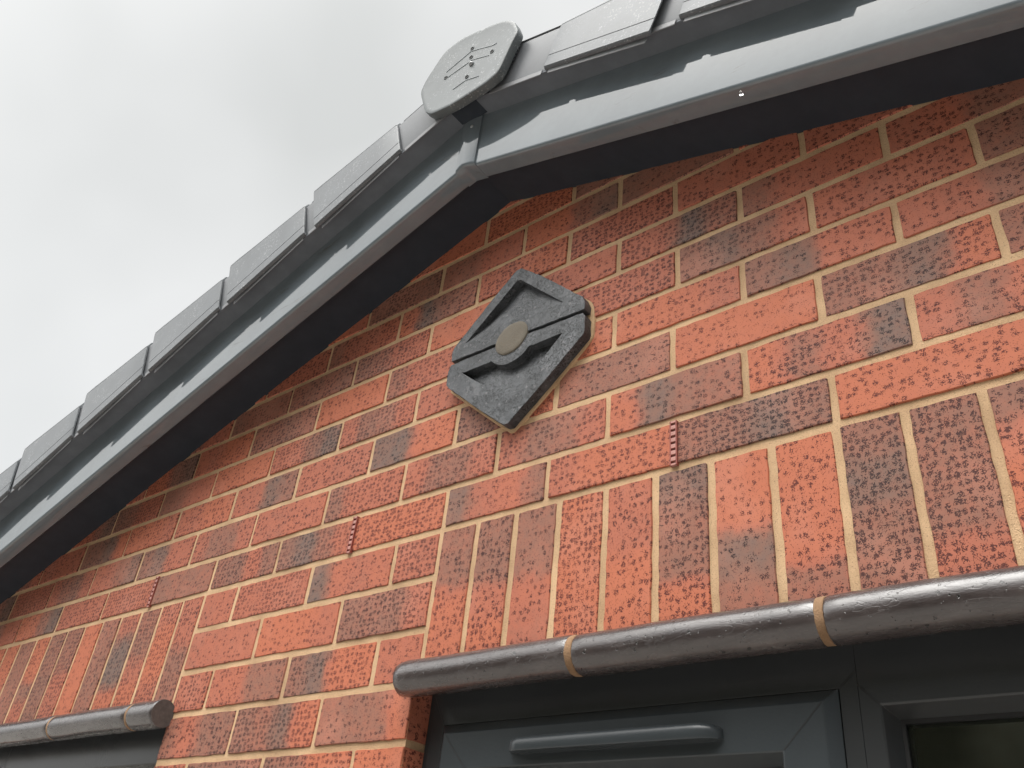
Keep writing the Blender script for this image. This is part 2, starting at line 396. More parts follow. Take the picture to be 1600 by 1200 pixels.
CODE = {(0,-4):'BBBB',(0,-3):'BBRB',(0,-2):'BGBR',(0,-1):'OOOO',(0,0):'GRRB',(0,1):'ROOO',(0,2):'BBGB',(0,3):'OOOO',(0,-5):'RRRR',(0,-6):'RRRR',(0,-7):'OOBG',
 (1,.5):'RBBR',(1,1.5):'OGBB',(1,2.5):'OBRG',(1,3.5):'RBOG',(1,-.5):'RBBR',(1,-1.5):'BRRR',(1,-2.5):'RRRR',(1,-3.5):'RBBR',
 (2,-1):'GGOO',(2,-2):'RRRR',(2,-3):'RRGB',(2,0):'BBRO',(2,1):'BBBB',(2,2):'OOOO',(2,3):'BBGO',(2,4):'BRRR',
 (3,.5):'OOOO',(3,1.5):'OOOR',(3,2.5):'BGRR',(3,3.5):'RRBG',(3,-.5):'RRRR',(3,-1.5):'RBBR',(3,-2.5):'RRBG',(3,-3.5):'OOOO',
 (4,0):'RROO',(4,1):'RRRR',(4,2):'BGBR',(4,3):'RRRR',(4,-1):'BRRR',(4,-2):'OOOO',(4,-3):'BBBB',
 (5,-.5):'OOOO',(5,-1.5):'BBRR',(5,-2.5):'BBBB',(5,.5):'RRRR',(5,1.5):'RRGB',(5,2.5):'BRRR',(5,3.5):'RRBB',
 (6,-1):'OGBB',(6,0):'RROO',(6,1):'RRRR',(6,2):'RRRR',(6,3):'RRRR',(7,.5):'OOBG',
 (-1,-1.5):'GRRR',(-1,-.5):'RRRR',(-1,-2.5):'RRRR',(-1,-3):'RRRR',(-2,-1):'BBBR',(-2,-2):'OOOR',(-2,-3):'RRRR',
 (-3,-1.5):'BGOO',(-3,-.5):'RRRR',(-3,-2.5):'RRBB',(-3,-3):'RRRR',(-4,-1):'BBBO',(-4,-2):'BBGO',(-4,-3):'BRBB',(-5,-.5):'OOOO',(-5,-1.5):'BBOO'}
TONE = {'O':0.02, 'R':0.30, 'B':0.62, 'G':0.90}
rb = random.Random(11)
class Bricks:
    def __init__(s): s.mb = MB(); s.uv = []; s.tone = []; s.info = []
    def brick(s, x0, x1, z0, z1, code, vertical=False, clip=None):
        cx, cz = (x0+x1)/2, (z0+z1)/2
        r = rb.random(); dens = rb.uniform(-0.02, 0.13)
        y0 = rb.uniform(-0.0011, 0.0009)
        tl = rb.uniform(-0.0006, 0.0006)
        step = 0.016
        pts = []
        cr_ = 0.0012
        def seg(xa, za, xb, zb):
            L = math.hypot(xb-xa, zb-za); k = max(2, int(L/step))
            for i in range(k): pts.append((xa+(xb-xa)*i/k, za+(zb-za)*i/k))
        c = [(x0+cr_, z0), (x1-cr_, z0), (x1, z0+cr_), (x1, z1-cr_), (x1-cr_, z1), (x0+cr_, z1), (x0, z1-cr_), (x0, z0+cr_)]
        for i in range(0, 8, 2):
            seg(*c[i], *c[i+1]); pts.append(c[i+1])
        w = 0.0008
        pts = [(x + rb.uniform(-w, w), z + rb.uniform(-w, w)) for x, z in pts]
        k = len(pts); ins = 0.0009
        def inset(p, d):
            return (p[0] + (d if p[0] < x0+0.004 else -d if p[0] > x1-0.004 else 0), p[1] + (d if p[1] < z0+0.004 else -d if p[1] > z1-0.004 else 0))
        yy = lambda x: y0 + tl*(x-cx)/0.1
        A = [(*inset(p, ins), 0) for p in pts]
        V = [(a[0], yy(a[0]), a[1]) for a in A] + [(p[0], yy(p[0]) + 0.0016, p[1]) for p in pts] + [(p[0], 0.014, p[1]) for p in pts]
        F = [list(range(k))] + [[i, k+i, k+(i+1) % k, (i+1) % k] for i in range(k)] + [[k+i, 2*k+i, 2*k+(i+1) % k, k+(i+1) % k] for i in range(k)]
        L = (z1-z0) if vertical else (x1-x0)
        if clip:
            L = clip
        s.mb.add(V, F, 0)
        q = [min(1, max(0, TONE[ch] + rb.uniform(-.07, .07))) for ch in code]
        for v in V:
            s.uv.append(((z1 - v[2]), v[0]-x0) if vertical else (v[0]-x0, v[2]-z0))
            s.tone += q; s.info += [r, L, dens]
    def finish(s, o):
        me = o.data
        u = me.uv_layers.new(name='brick_uv')
        n0 = len(s.uv)
        vi = [0]*len(me.loops); me.loops.foreach_get('vertex_index', vi)
        flat = []
        for i in vi:
            flat += s.uv[i] if i < n0 else (0, 0)
        u.data.foreach_set('uv', flat)
        nv = len(me.vertices)
        a = me.attributes.new('tone', 'FLOAT_COLOR', 'POINT'); a.data.foreach_set('color', s.tone + [0]*(4*(nv-n0)))
        b = me.attributes.new('info', 'FLOAT_VECTOR', 'POINT'); b.data.foreach_set('vector', s.info + [0]*(3*(nv-n0)))

def rcode():
    return rb.choice(['RRRR','OOOO','RRRR','RBBR','BBBB','BBRR','OOBG','RRBG','OOOR','BBGO','RROO','BGRR','BRRR'])
def roof_h(x): return Z_BARGE - 0.3221*abs(x - XA)
J = 0.0057
SOLD_R = [0.0052,0.0861,0.1657,0.2491,0.3336,0.4163,0.5016,0.5876,0.6726,0.7546,0.8398] + [0.8398+0.084*i for i in range(1, 11)]
SOLD_L = [-0.679,-0.7592,-0.8433,-0.9269,-1.0147,-1.0988,-1.1853,-1.2731,-1.3593,-1.4405,-1.5324,-1.6122] + [-1.6122-0.0845*i for i in range(1, 7)]
OPEN_R = (-0.0036, SOLD_R[-1]+0.004); OPEN_L = (SOLD_L[-1]-0.004, -0.6735)
OPEN_TOP, OPEN_BOT = -0.226, BED[-14]
B = Bricks()
for row in range(-25, 10):
    odd = row % 2 != 0
    pp = dict(PERP.get(row, {}))
    for i in range(-14, 15):
        key = i + 0.5 if odd else i
        if key not in pp: pp[key] = key*0.2265 + 0.0005
    if row < 0:      # toothed ends at the two openings
        if row >= -14:
            for kk in [k_ for k_ in pp if pp[k_] > -0.02 and pp[k_] < OPEN_R[1]+0.02]: pp.pop(kk)
            for kk in [k_ for k_ in pp if pp[k_] < -0.66 and pp[k_] > OPEN_L[0]-0.02]: pp.pop(kk)
            hi = row > -4
            pp[0] = 0.0052 if hi else 0.0012
            pp[-3] = -0.679 if hi else -0.6785
            pp[50] = OPEN_R[1]; pp[-50] = OPEN_L[0]
    keys = sorted(pp, key=lambda k_: pp[k_])
    z0, z1 = BED[row] + J, BED[row+1] - J
    for a, b in zip(keys, keys[1:]):
        xa, xb = pp[a], pp[b]
        if xb - xa < 0.04: continue
        if row < 0 and row >= -14:
            mid = (xa+xb)/2
            if OPEN_R[0]+0.01 < mid < OPEN_R[1]-0.01 or OPEN_L[0]+0.01 < mid < OPEN_L[1]-0.01: continue
        xm = (xa+xb)/2
        if xb < WX0 or xa > WX1: continue
        far = max(abs(xa-XA), abs(xb-XA))
        if z1 > 0.865 - 0.3221*min(abs(xa-XA), abs(xb-XA)) - 0.01: continue
        if z0 > 0.84 - 0.3221*far + 0.02: continue
        jj = 0.0051
        ck = a
        code = CODE.get((row, ck), rcode())
        ja = jj if xa > WX0 else 0
        l = xa + jj; r2 = xb - jj
        if row < -3 and row >= -14:
            if b == 0: r2 = -0.0036
            if a == -3: l = -0.6735
        B.brick(l, r2, z0, z1, code, clip=0.215)
SC_R = ['BBOO','BBRO','BBRR','OOOO','RROO','GBBO','OOGB','OOOB','BGBB','BBBR','BOOR']
SC_L = ['RRBB','ROOR','BBRO','RGGO','BBBB','OOOO','BBRR','BBBB','OOBR','BBBB','OOBR']
nv_field = len(B.mb.v)
# mortar bed behind the bricks, with the two window openings left out (reveals in mortar + brick)
YM = 0.0022
top = lambda x: 0.875 - 0.3221*abs(x - XA)
def strip(x0, x1, zb, zt0, zt1, n=1):
    B.mb.add([(x0,YM,zb),(x1,YM,zb),(x1,YM,zt1),(x0,YM,zt0)], [(0,1,2,3)], 1)
strip(WX0, OPEN_L[0], GROUND, top(WX0), top(OPEN_L[0]))
strip(OPEN_L[0], OPEN_L[1], OPEN_TOP-0.004, top(OPEN_L[0]), top(OPEN_L[1]))
strip(OPEN_L[0], OPEN_L[1], GROUND, OPEN_BOT, OPEN_BOT)
strip(OPEN_L[1], OPEN_R[0], GROUND, top(OPEN_L[1]), top(OPEN_R[0]))
strip(OPEN_R[0], XA, OPEN_TOP-0.004, top(OPEN_R[0]), top(XA))
strip(XA, OPEN_R[1], OPEN_TOP-0.004, top(XA), top(OPEN_R[1]))
strip(OPEN_R[0], OPEN_R[1], GROUND, OPEN_BOT, OPEN_BOT)
strip(OPEN_R[1], WX1, GROUND, top(OPEN_R[1]), top(WX1))
# reveals: returns of every course beside the openings, and their mortar
def reveal(x, sgn):
    for row in range(-14, -3):
        z0, z1 = BED[row]+J, BED[row+1]-J
        xx = x + sgn*0.001
        y0, y1 = 0.0012, 0.1
        tone = rb.choice(['OOOO','RRRR','OOOO','BBRR'])
        V = [(xx,y0,z0),(xx,y1,z0),(xx,y1,z1),(xx,y0,z1)]
        B.uv += [(0,0)]*0
        rev.append((V, tone))
rev = []
reveal(OPEN_R[0], 1); reveal(OPEN_R[1], -1); reveal(OPEN_L[1], -1); reveal(OPEN_L[0], 1)
for xx in (OPEN_R[0]-0.0015, OPEN_R[1]+0.0015, OPEN_L[0]-0.0015, OPEN_L[1]+0.0015):
    B.mb.add([(xx,YM,OPEN_BOT),(xx,0.1,OPEN_BOT),(xx,0.1,OPEN_TOP),(xx,YM,OPEN_TOP)], [(0,1,2,3)], 1)
wall = hp(B.mb, 'wall', [M_BRICK, M_MORTAR])
B.finish(wall)
# brick returns in the reveals
for RX in (OPEN_R[0], OPEN_R[1], OPEN_L[1], OPEN_L[0]):
    RV = Bricks()
    for V, tone in rev:
        if abs(V[0][0] - RX) > .01: continue
        RV.mb.add(V, [(0,1,2,3)], 0)
        q = [TONE[c] for c in tone]; r_ = rb.random()
        for v in V: RV.uv.append((v[1], v[2]-V[0][2])); RV.tone += q; RV.info += [r_, 0.1, 0.0]
    ro = hp(RV.mb, 'window_reveal', [M_BRICK]); RV.finish(ro)

for nm, lst, codes, side in (('r', SOLD_R, SC_R, 1), ('l', SOLD_L, SC_L, -1)):
    BS = Bricks()
    for i in range(len(lst)-1):
        xa, xb = sorted((lst[i], lst[i+1]))
        code = codes[i] if i < len(codes) else rcode()
        BS.brick(xa + J, xb - J, -0.2215 + rb.uniform(-.001,.001), BED[0] - J + rb.uniform(-.001,.001), code, vertical=True)
    o = hp(BS.mb, 'soldier_course', [M_BRICK]); BS.finish(o)
    tag(o, 'upright bricks above the right window' if side > 0 else 'upright bricks above the left window')

# inner leaf, side walls, rooms
w = MB()
ZI = -0.2
def prism(x0, x1, y0, y1, zb, fn):
    w.add([(x0,y0,zb),(x1,y0,zb),(x1,y1,zb),(x0,y1,zb),(x0,y0,fn(x0)),(x1,y0,fn(x1)),(x1,y1,fn(x1)),(x0,y1,fn(x0))],
          [(0,3,2,1),(4,5,6,7),(0,1,5,4),(1,2,6,5),(2,3,7,6),(3,0,4,7)])
tp = lambda x: 0.86 - 0.3221*abs(x - XA)
prism(WX0, OPEN_L[0]-0.003, 0.016, 0.22, GROUND, tp)
prism(OPEN_L[0]-0.003, OPEN_L[1]+0.003, 0.016, 0.22, OPEN_TOP+0.0, tp)
prism(OPEN_L[0]-0.003, OPEN_L[1]+0.003, 0.016, 0.22, GROUND, lambda x: OPEN_BOT-0.002)
prism(OPEN_L[1]+0.003, OPEN_R[0]-0.003, 0.016, 0.22, GROUND, tp)
prism(OPEN_R[0]-0.003, XA, 0.016, 0.22, OPEN_TOP+0.0, tp)
prism(XA, OPEN_R[1]+0.003, 0.016, 0.22, OPEN_TOP+0.0, tp)
prism(OPEN_R[0]-0.003, OPEN_R[1]+0.003, 0.016, 0.22, GROUND, lambda x: OPEN_BOT-0.002)
prism(OPEN_R[1]+0.003, WX1, 0.016, 0.22, GROUND, tp)
prism(WX0, WX0+0.2, 0.222, 4.0, GROUND, tp)
prism(WX1-0.2, WX1, 0.222, 4.0, GROUND, tp)
prism(WX0+0.202, XA, 3.8, 4.0, GROUND, tp)
prism(XA, WX1-0.202, 3.8, 4.0, GROUND, tp)
hp(w, 'inner_wall', M_ROOM)

# ---------------------------------------------------------------- roof edge
for s in (-1, 1):
    L = 3.35 if s < 0 else 3.35
    # bargeboard: face, rounded arris, return lip
    sec = [(.235,-.125),(.235,-.145),(.007,-.145),(.0035,-.1441),(.001,-.1418),(0,-.138),(0,-.1075),(.0025,-.105),(.027,-.105),(.027,-.109),(.012,-.112),(.012,-.125)]
    b = MB()
    n_ = 14
    rings = []
    for i in range(n_+1):
        f = i/n_
        ring = []
        for (mm, y) in sec:
            a0 = -mm*ST/CT
            ring.append(P(s, a0 + (L-a0)*f, mm, y, Z_BARGE))
        rings.append(ring)
    b.loft(rings)
    o = hp(b, 'bargeboard', M_BARGE, smooth=40)
    tag(o, 'bargeboard of the left slope' if s < 0 else 'bargeboard of the right slope')
    b = MB(); rings = []
    for f in (0, 1):
        rings.append([P(s, (-mm*ST/CT)*(1-f) + L*f, mm, y, Z_BARGE) for mm, y in ((.0285,-.1048),(.0285,.0135),(.040,.0135),(.040,-.1048))])
    b.loft(rings)
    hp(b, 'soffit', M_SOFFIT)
    # roof covering: stepped tile courses
    b = MB(); rings = []
    prof = []
    a = -0.02; k = 0
    tops = []
    while a < L:
        tops.append((a, .098)); tops.append((min(a+.298, L+.02), .113)); a += .298
    for y in (-.165, 4.1):
        ring = [P(s, aa, mm, y, Z_VERGE) for aa, mm in tops] + [P(s, L+.02, .085, y, Z_VERGE), P(s, -.02, .085, y, Z_VERGE)]
        rings.append(ring)
    b.loft(rings)
    hp(b, 'roof', M_TILE)

def verge_unit(s, au, al, first=False):
    """one interlocking verge cap: au = upper end, al = lower (eaves) end"""
    b = MB()
    sec = [(.0050,-.1912),(.0052,-.1930),(.0060,-.1960),(.0085,-.1985),(.0345,-.1990),(.0355,-.1980),(.0365,-.1991),(.1125,-.1991),(.1135,-.1980),(.1145,-.1990),(.136,-.1890),(.142,-.180),(.144,-.170),(.144,-.140),(.140,-.140),(.137,-.175),(.112,-.1950),(.018,-.1955),(.0085,-.1925)]
    rings = []
    for f in (0, .012, .25, .5, .75, .97, 1.0):
        a = au + (al-au)*f
        ring = []
        for mm, y in sec:
            m2 = mm*(1 + .14*f) if mm > .05 else mm - .019*f
            y2 = y - .0045*f if y < -.16 else y
            if f == 0: m2 = .001 + m2*.985; y2 = y2 + .0012 if y < -.16 else y2
            k = max(0, min(1, (f - .93)/.07))
            aa = a + k*(.012*min(1, max(0, m2)/.10) - max(0, m2 - .118)*.75)
            ring.append(P(s, aa, m2, y2, Z_VERGE))
        rings.append(ring)
    b.loft(rings)
    o = hp(b, 'verge_cap', M_VERGE, smooth=24)
    # sleeve that the next cap up slides over
    b = MB(); sec = [(.009,-.1850),(.009,-.1885),(.014,-.1900),(.116,-.1925),(.128,-.185),(.131,-.175),(.131,-.140),(.127,-.140),(.125,-.175),(.112,-.1885),(.016,-.1870)]
    x0 = au - (0.075 if not first else 0.15)
    b.loft([[P(s, a, mm, y, Z_VERGE) for mm, y in sec] for a in (x0, au + .008)])
    sl = hp(b, 'sleeve', M_SLEEVE, parent=o, smooth=24, bevel=0)
    b = MB()
    b.loft([[P(s, a, mm, y, Z_VERGE) for mm, y in ((-.0030,-.1902),(-.0030,-.1912),(-.0020,-.1920),(.0085,-.1922),(.0085,-.1902))] for a in (x0 + .002, au - .008)])
    hp(b, 'clip', M_CLIP, parent=o, bevel=.0005)
    b = MB()
    b.loft([[P(s, a, mm, y, Z_VERGE) for mm, y in ((.1335,-.1865),(.137,-.185),(.137,-.165),(.1335,-.165))] for a in (x0 + .002, au - .010)])
    hp(b, 'top_clip', M_CLIP, parent=o)
    # drip lip under the cap
    b = MB()
    b.loft([[P(s, a, mm + d, y, Z_VERGE) for mm, y in ((-.0045,-.1905),(-.0045,-.1917),(.0065,-.1917),(.0065,-.1905))] for a, d in ((au + .010, 0), (al - .012, -.0175))])
    hp(b, 'drip_lip', M_CLIP, parent=o)
    return o
for i in range(10):
    verge_unit(-1, .158 + .299*i, .158 + .299*i + .259, i == 0)
for i in range(10):
    verge_unit(1, .242 + .297*i, .242 + .297*i + .249, i == 0)

# undercloak strips closing the gap between verge caps and bargeboard
for s in (-1, 1):
    b = MB()
    b.loft([[P(s, (-mm*ST/CT)*(1-f) + 3.3*f, mm, y, Z_VERGE) for mm, y in ((.0030,-.1452),(.0030,-.1900),(.0065,-.1900),(.0065,-.1452))] for f in (0, 1)])
    hp(b, 'undercloak', M_UNDER)

# joint cover at the gable apex
b = MB(); rings = []
x0, x1 = .039, .090
for k in range(9):
    f = k/8; x = x0 + (x1-x0)*f
    bul = -.0035 - .0035*math.sin(math.pi*f)**0.7
    zb = Z_BARGE - .3221*abs(x - XA) + .0010
    # ring in the y-z plane: face top, face bottom, underside back
    rings.append([(x,-.143,.93),(x,-.145+bul,.93),(x,-.145+bul,zb+.006),(x,-.145+bul+.002,zb+.001),(x,-.145+bul+.006,zb-.0015),(x,-.104,zb-.0015),(x,-.103,zb+.003),(x,-.143,zb+.003)])
b.loft(rings)
hp(b, 'joint_cover', M_BARGE, smooth=50)
b = MB()
for k in range(12): pass
def dome(mb, c, r, h, ny=1, seg=14, mi=0, flat=0.0):
    rings = []
    for i in range(5):
        t = i/4*math.pi/2*0.96
        rings.append([(c[0]+r*math.cos(t)*math.cos(2*math.pi*j/seg), c[1]-h*math.sin(t), c[2]+r*math.cos(t)*math.sin(2*math.pi*j/seg)) for j in range(seg)])
    mb.loft(rings, mi)
dome(b, (.068,-.1515,.826), .0042, .0025)
hp(b, 'screw', M_SCREW, smooth='all')

# ridge end cap
def smooth_poly(pts, it=2):
    for _ in range(it):
        q = []
        for i in range(len(pts)):
            a, c = pts[i], pts[(i+1) % len(pts)]
            q.append((a[0]*.85+c[0]*.15, a[1]*.85+c[1]*.15)); q.append((a[0]*.15+c[0]*.85, a[1]*.15+c[1]*.85))
        pts = q
    return pts
CAP = [(-.052,.959),(-.043,.994),(.000,1.060),(.050,1.066),(.098,1.052),(.168,1.026),(.190,1.010),(.207,.989),(.222,.946),(.207,.912),(.185,.845),(.151,.834),(.066,.834),(.004,.848),(-.020,.873)]
CAP = [(x+.0065, z-.0095) for x, z in smooth_poly(CAP, 2)]
cxx = sum(p[0] for p in CAP)/len(CAP); czz = sum(p[1] for p in CAP)/len(CAP)
def sc(k): return [(cxx+(x-cxx)*k, czz+(z-czz)*k) for x, z in CAP]
capo = empty('ridge_end_cap', (0, 0, 0)); capo.parent = house; capo.location = (XA, -.2, .95 - GROUND)
b = MB()
b.loft([[(x, y, z) for x, z in sc(k)] for k, y in ((.975,-.1970),(.995,-.1980),(1.0,-.2000),(1.0,-.2135),(.994,-.2160),(.975,-.2170),(.93,-.2167),(.72,-.2150))], caps=(True, True))
hp(b, 'face_plate', M_CAP, parent=capo, smooth=40)
# shallow incised lines and drilled holes
def sh(x, z): return (x+.0065, z-.0095)
def line(b, pts, wd=.0012):
    pts = [sh(*p) for p in pts]; y = -.2160
    L_, R_ = [], []
    for i, (x, z) in enumerate(pts):
        a_, c_ = pts[max(0, i-1)], pts[min(len(pts)-1, i+1)]
        d = math.hypot(c_[0]-a_[0], c_[1]-a_[1]); nx, nz = -(c_[1]-a_[1])/d*wd/2, (c_[0]-a_[0])/d*wd/2
        L_.append((x+nx, z+nz)); R_.append((x-nx, z-nz))
    b.loft([[(l[0], y, l[1]), (r[0], y, r[1]), (r[0], y+.004, r[1]), (l[0], y+.004, l[1])] for l, r in zip(L_, R_)])
for l_ in ([(.022,.973),(.089,.990),(.112,.979),(.153,.957),(.164,.956)], [(.030,.949),(.098,.954),(.148,.929)], [(.056,.890),(.091,.893),(.128,.878)]):
    b = MB(); line(b, l_, .0007); hp(b, 'moulded_line', M_BARGE, parent=capo)
for x, z in ((.091,.998),(.154,.936),(.093,.967),(.024,.953),(.092,.903)):
    x, z = sh(x, z)
    b = MB(); rings = []
    for r_, y in ((.0052,-.2150),(.0050,-.2163),(.0042,-.2163),(.0038,-.2145)):
        rings.append([(x+r_*math.cos(j*math.pi/8), y, z+r_*math.sin(j*math.pi/8)) for j in range(16)])
    b.loft(rings, 0, caps=(False, False))
    b.add([(x+.0045*math.cos(j*math.pi/8), -.2156, z+.0045*math.sin(j*math.pi/8)) for j in range(16)], [list(range(16))], 1)
    hp(b, 'screw_hole', [M_CAP, M_DARK], parent=capo)
b = MB(); q_ = sh(.099, .939); dome(b, (q_[0],-.2155,q_[1]), .0058, .006); hp(b, 'screw', M_SCREW, parent=capo, smooth='all')
# ventilation grille behind the plate
b = MB()
b.loft([[(x-.0065, y, z+.0095) for x, z in sc(.88)] for y in (-.150, -.1985)])
go_ = hp(b, 'vent_grille', [M_SOFFIT, M_VERGE], parent=capo)
# fan of teeth seen on the right of the cap
b = MB()
import itertools
for j in range(9):
    t = j/8
    x = .2165 - .024*t; z = .925 - .068*t
    b.box((x-.010, -.1985, z-.0012), (x+.006*(1-abs(t-.4)), -.1952, z+.0026))
hp(b, 'vent_teeth', M_SOFFIT, parent=capo)

# ---------------------------------------------------------------- ceramic roll hoods over the windows
def roll(x0, x1, endl=False, endr=False, seed=0):
    rr = random.Random(seed)
    b = MB(); rad = .0268; cy, cz = -.0195, -.2490
    n_ = 40; rings = []
    L_ = x1 - x0; xs = [0, .0012, .004] + [.004 + (L_-.008)*i/22 for i in range(1, 22)] + [L_-.004, L_-.0012, L_]
    for x in xs:
        e = min(x, L_-x)
        big = (x < L_/2 and endl == 'round')
        k = 1.0
        if e < .004: k = 1 - .05*(1 - e/.004)
        if endl == 'round' and x < .010: k = 1 - .30*(1 - x/.010)**2
        dy = .0005*math.sin(x*31+seed); dz = .0005*math.cos(x*23+seed*2)
        rings.append([(x0+x, cy+dy+rad*k*math.cos(2*math.pi*j/n_)*(1+.006*math.sin(3*j*2*math.pi/n_+seed)), cz+dz+rad*k*math.sin(2*math.pi*j/n_)) for j in range(n_)])
    if endl == 'round':
        extra = []
        for x, k in ((.0, .70), (.0022, .83), (.0055, .94)):
            extra.append([(x0+x, cy+rad*k*math.cos(2*math.pi*j/n_), cz+rad*k*math.sin(2*math.pi*j/n_)) for j in range(n_)])
        rings = extra + [r for r, x in zip(rings, xs) if x > .0075]
    b.loft(rings)
    b.m[-1] = 1; b.m[-2] = 1 if endl != 'round' else 0
    return hp(b, 'roll_moulding', [M_ROLL, M_ROLLEND], smooth=50)
def joint(x0, x1):
    b = MB(); rad = .0258; n_ = 40; rings = []
    rr = random.Random(int(x0*1000))
    for i in range(6):
        x = x0 - .001 + (x1-x0+.002)*i/5
        k = 1 + (.012 if 0 < i < 5 else 0)
        rings.append([(x + rr.uniform(-.0006,.0006), -.0195+rad*k*math.cos(2*math.pi*j/n_)*(1+rr.uniform(-.008,.012)), -.249+rad*k*math.sin(2*math.pi*j/n_)*(1+rr.uniform(-.008,.012))) for j in range(n_)])
    b.loft(rings)
    hp(b, 'roll_joint', M_JOINT, smooth='all')
xr = [-.009, .3155, .645, .975, 1.303, OPEN_R[1]+.01]
for i in range(5):
    a = xr[i] + (0 if i == 0 else .0045); c = xr[i+1] - (.0045 if i < 4 else 0)
    o = roll(a, c, endl='round' if i == 0 else False, seed=i)
    if i < 4: joint(xr[i+1]-.0045, xr[i+1]+.0045)
xl = [-.664, -.760, -1.086, -1.415, -1.74, OPEN_L[0]-.01]
for i in range(5):
    c = xl[i] - (0 if i == 0 else .003); a = xl[i+1] + (.003 if i < 4 else 0)
    roll(a, c, seed=10+i)
    if i < 4: joint(xl[i+1]-.003, xl[i+1]+.003)

# ---------------------------------------------------------------- windows
def rect(x0, x1, z0, z1, y): return [(x0,y,z0),(x1,y,z0),(x1,y,z1),(x0,y,z1)]
def window(X0, XM, X1, label):
    """outer frame X0..X1 with the coupling seam at XM; opening light on the left, fixed light on the right"""
    win = empty('window'); win.parent = house; win.location = (X0, .037, OPEN_BOT - GROUND)
    win['label'] = label
    zb, zt = OPEN_BOT + .002, OPEN_TOP - .004
    F = .037
    # left light frame
    b = MB()
    b.loft([rect(X0+.001, XM-.0003, zb, zt, .10), rect(X0+.001, XM-.0003, zb, zt, F+.004), rect(X0+.0115, XM-.0003, zb+.01, zt-.002, F+.0035), rect(X0+.0125, XM-.0003, zb+.011, zt-.003, F),
            rect(X0+.0385, XM-.0205, zb+.055, -.3040, F), rect(X0+.0385, XM-.0205, zb+.055, -.3040, .10)], caps=(False, False))
    hp(b, 'frame', M_FRAME, parent=win, bevel=.0007)
    # right light frame with glazing bead
    b = MB()
    b.loft([rect(XM, X1-.001, zb, zt, .10), rect(XM, X1-.001, zb, zt, F+.0005), rect(XM, X1-.003, zb+.002, zt-.002, F),
            rect(XM+.0205, X1-.036, zb+.055, -.3228, F), rect(XM+.0225, X1-.038, zb+.057, -.3250, F+.001), rect(XM+.0325, X1-.048, zb+.067, -.3350, .060), rect(XM+.0325, X1-.048, zb+.067, -.3350, .10)], caps=(False, False))
    hp(b, 'frame', M_FRAME, parent=win, bevel=.0007)
    # rubber gaskets + panes
    b = MB()
    b.loft([rect(XM+.0325, X1-.048, zb+.067, -.3350, .0606), rect(XM+.0365, X1-.052, zb+.071, -.3392, .0612), rect(XM+.0365, X1-.052, zb+.071, -.3392, .0655)], caps=(False, False))
    hp(b, 'gasket', M_SEAL, parent=win)
    b = MB(); b.box((XM+.033, .0655, zb+.068), (X1-.0485, .0700, -.3356)); hp(b, 'pane', M_GLASS, parent=win)
    # opening sash
    s0, s1, st, sb = X0+.0395, XM-.0215, -.3048, zb+.056
    b = MB()
    b.loft([rect(s0, s1, sb, st, .085), rect(s0, s1, sb, st, F-.001), rect(s0+.013, s1-.013, sb+.013, st-.0135, .0252), rect(s0+.015, s1-.015, sb+.015, st-.0150, .0245),
            rect(s0+.062, s1-.062, sb+.062, st-.0625, .0245), rect(s0+.0635, s1-.0635, sb+.0635, st-.064, .0255), rect(s0+.074, s1-.074, sb+.074, st-.0745, .045), rect(s0+.074, s1-.074, sb+.074, st-.0745, .085)], caps=(False, False))
    hp(b, 'sash', M_SASH, parent=win, bevel=.0007)
    b = MB()
    b.loft([rect(s0+.074, s1-.074, sb+.074, st-.0745, .0456), rect(s0+.078, s1-.078, sb+.078, st-.0785, .0462), rect(s0+.078, s1-.078, sb+.078, st-.0785, .0505)], caps=(False, False))
    hp(b, 'gasket', M_SEAL, parent=win)
    b = MB(); b.box((s0+.0745, .0505, sb+.0745), (s1-.0745, .0550, st-.075)); hp(b, 'pane', M_GLASS, parent=win)
    # shadow gap seal round the sash
    b = MB()
    b.loft([rect(X0+.0383, XM-.0203, zb+.0548, -.3038, F+.0015), rect(s0+.0005, s1-.0005, sb+.0005, st-.0005, F+.003)], caps=(False, False))
    hp(b, 'seal', M_SEAL, parent=win)
    # weld lines at the mitres
    def ml_(xa, za, xb, zb_, y, wd=.0013):
        b = MB()
        L_ = math.hypot(xb-xa, zb_-za); nx, nz = -(zb_-za)/L_*wd/2, (xb-xa)/L_*wd/2
        b.add([(xa+nx,y,za+nz),(xb+nx,y,zb_+nz),(xb-nx,y,zb_-nz),(xa-nx,y,za-nz)], [(0,1,2,3)])
        hp(b, 'weld_line', M_SEAL, parent=win)
    ml_(X0+.0130, zt-.030, X0+.0385, -.3042, F-.0003)
    ml_(XM-.0008, -.2865, XM-.0205, -.3040, F-.0003)
    ml_(XM-.0008, -.3010, XM+.0205, -.3230, F-.0003)
    ml_(XM-.0002, -.2400, XM-.0002, -.3000, F-.0003, .0006)
    ml_(s0+.0150, st-.0150, s0+.062, st-.0625, .0242)
    ml_(s1-.0150, st-.0150, s1-.062, st-.0625, .0242)
    # trickle vent hood on the sash head
    if X1 > 0:
        x0, x1 = .180, .494
        prof = [(.0250,-.3325),(.0150,-.3338),(.0075,-.3365),(.0050,-.3390),(.0043,-.3430),(.0040,-.3525),(.0048,-.3538),(.0250,-.3548)]
        rings = []
        for x, k in ((x0, .10), (x0+.003, .42), (x0+.008, .72), (x0+.016, .93), (x0+.024, 1), (x1-.034, 1), (x1-.022, .95), (x1-.010, .74), (x1-.003, .42), (x1, .10)):
            rings.append([(x, .0250+(y-.0250)*k, -.3500+(z+.3500)*(.45+.55*k)) for y, z in prof])
        b = MB(); b.loft(rings)
        o = hp(b, 'vent_hood', M_SASH, parent=win, smooth=50)
        o['label'] = 'curved trickle vent hood on the opening sash'
    return win
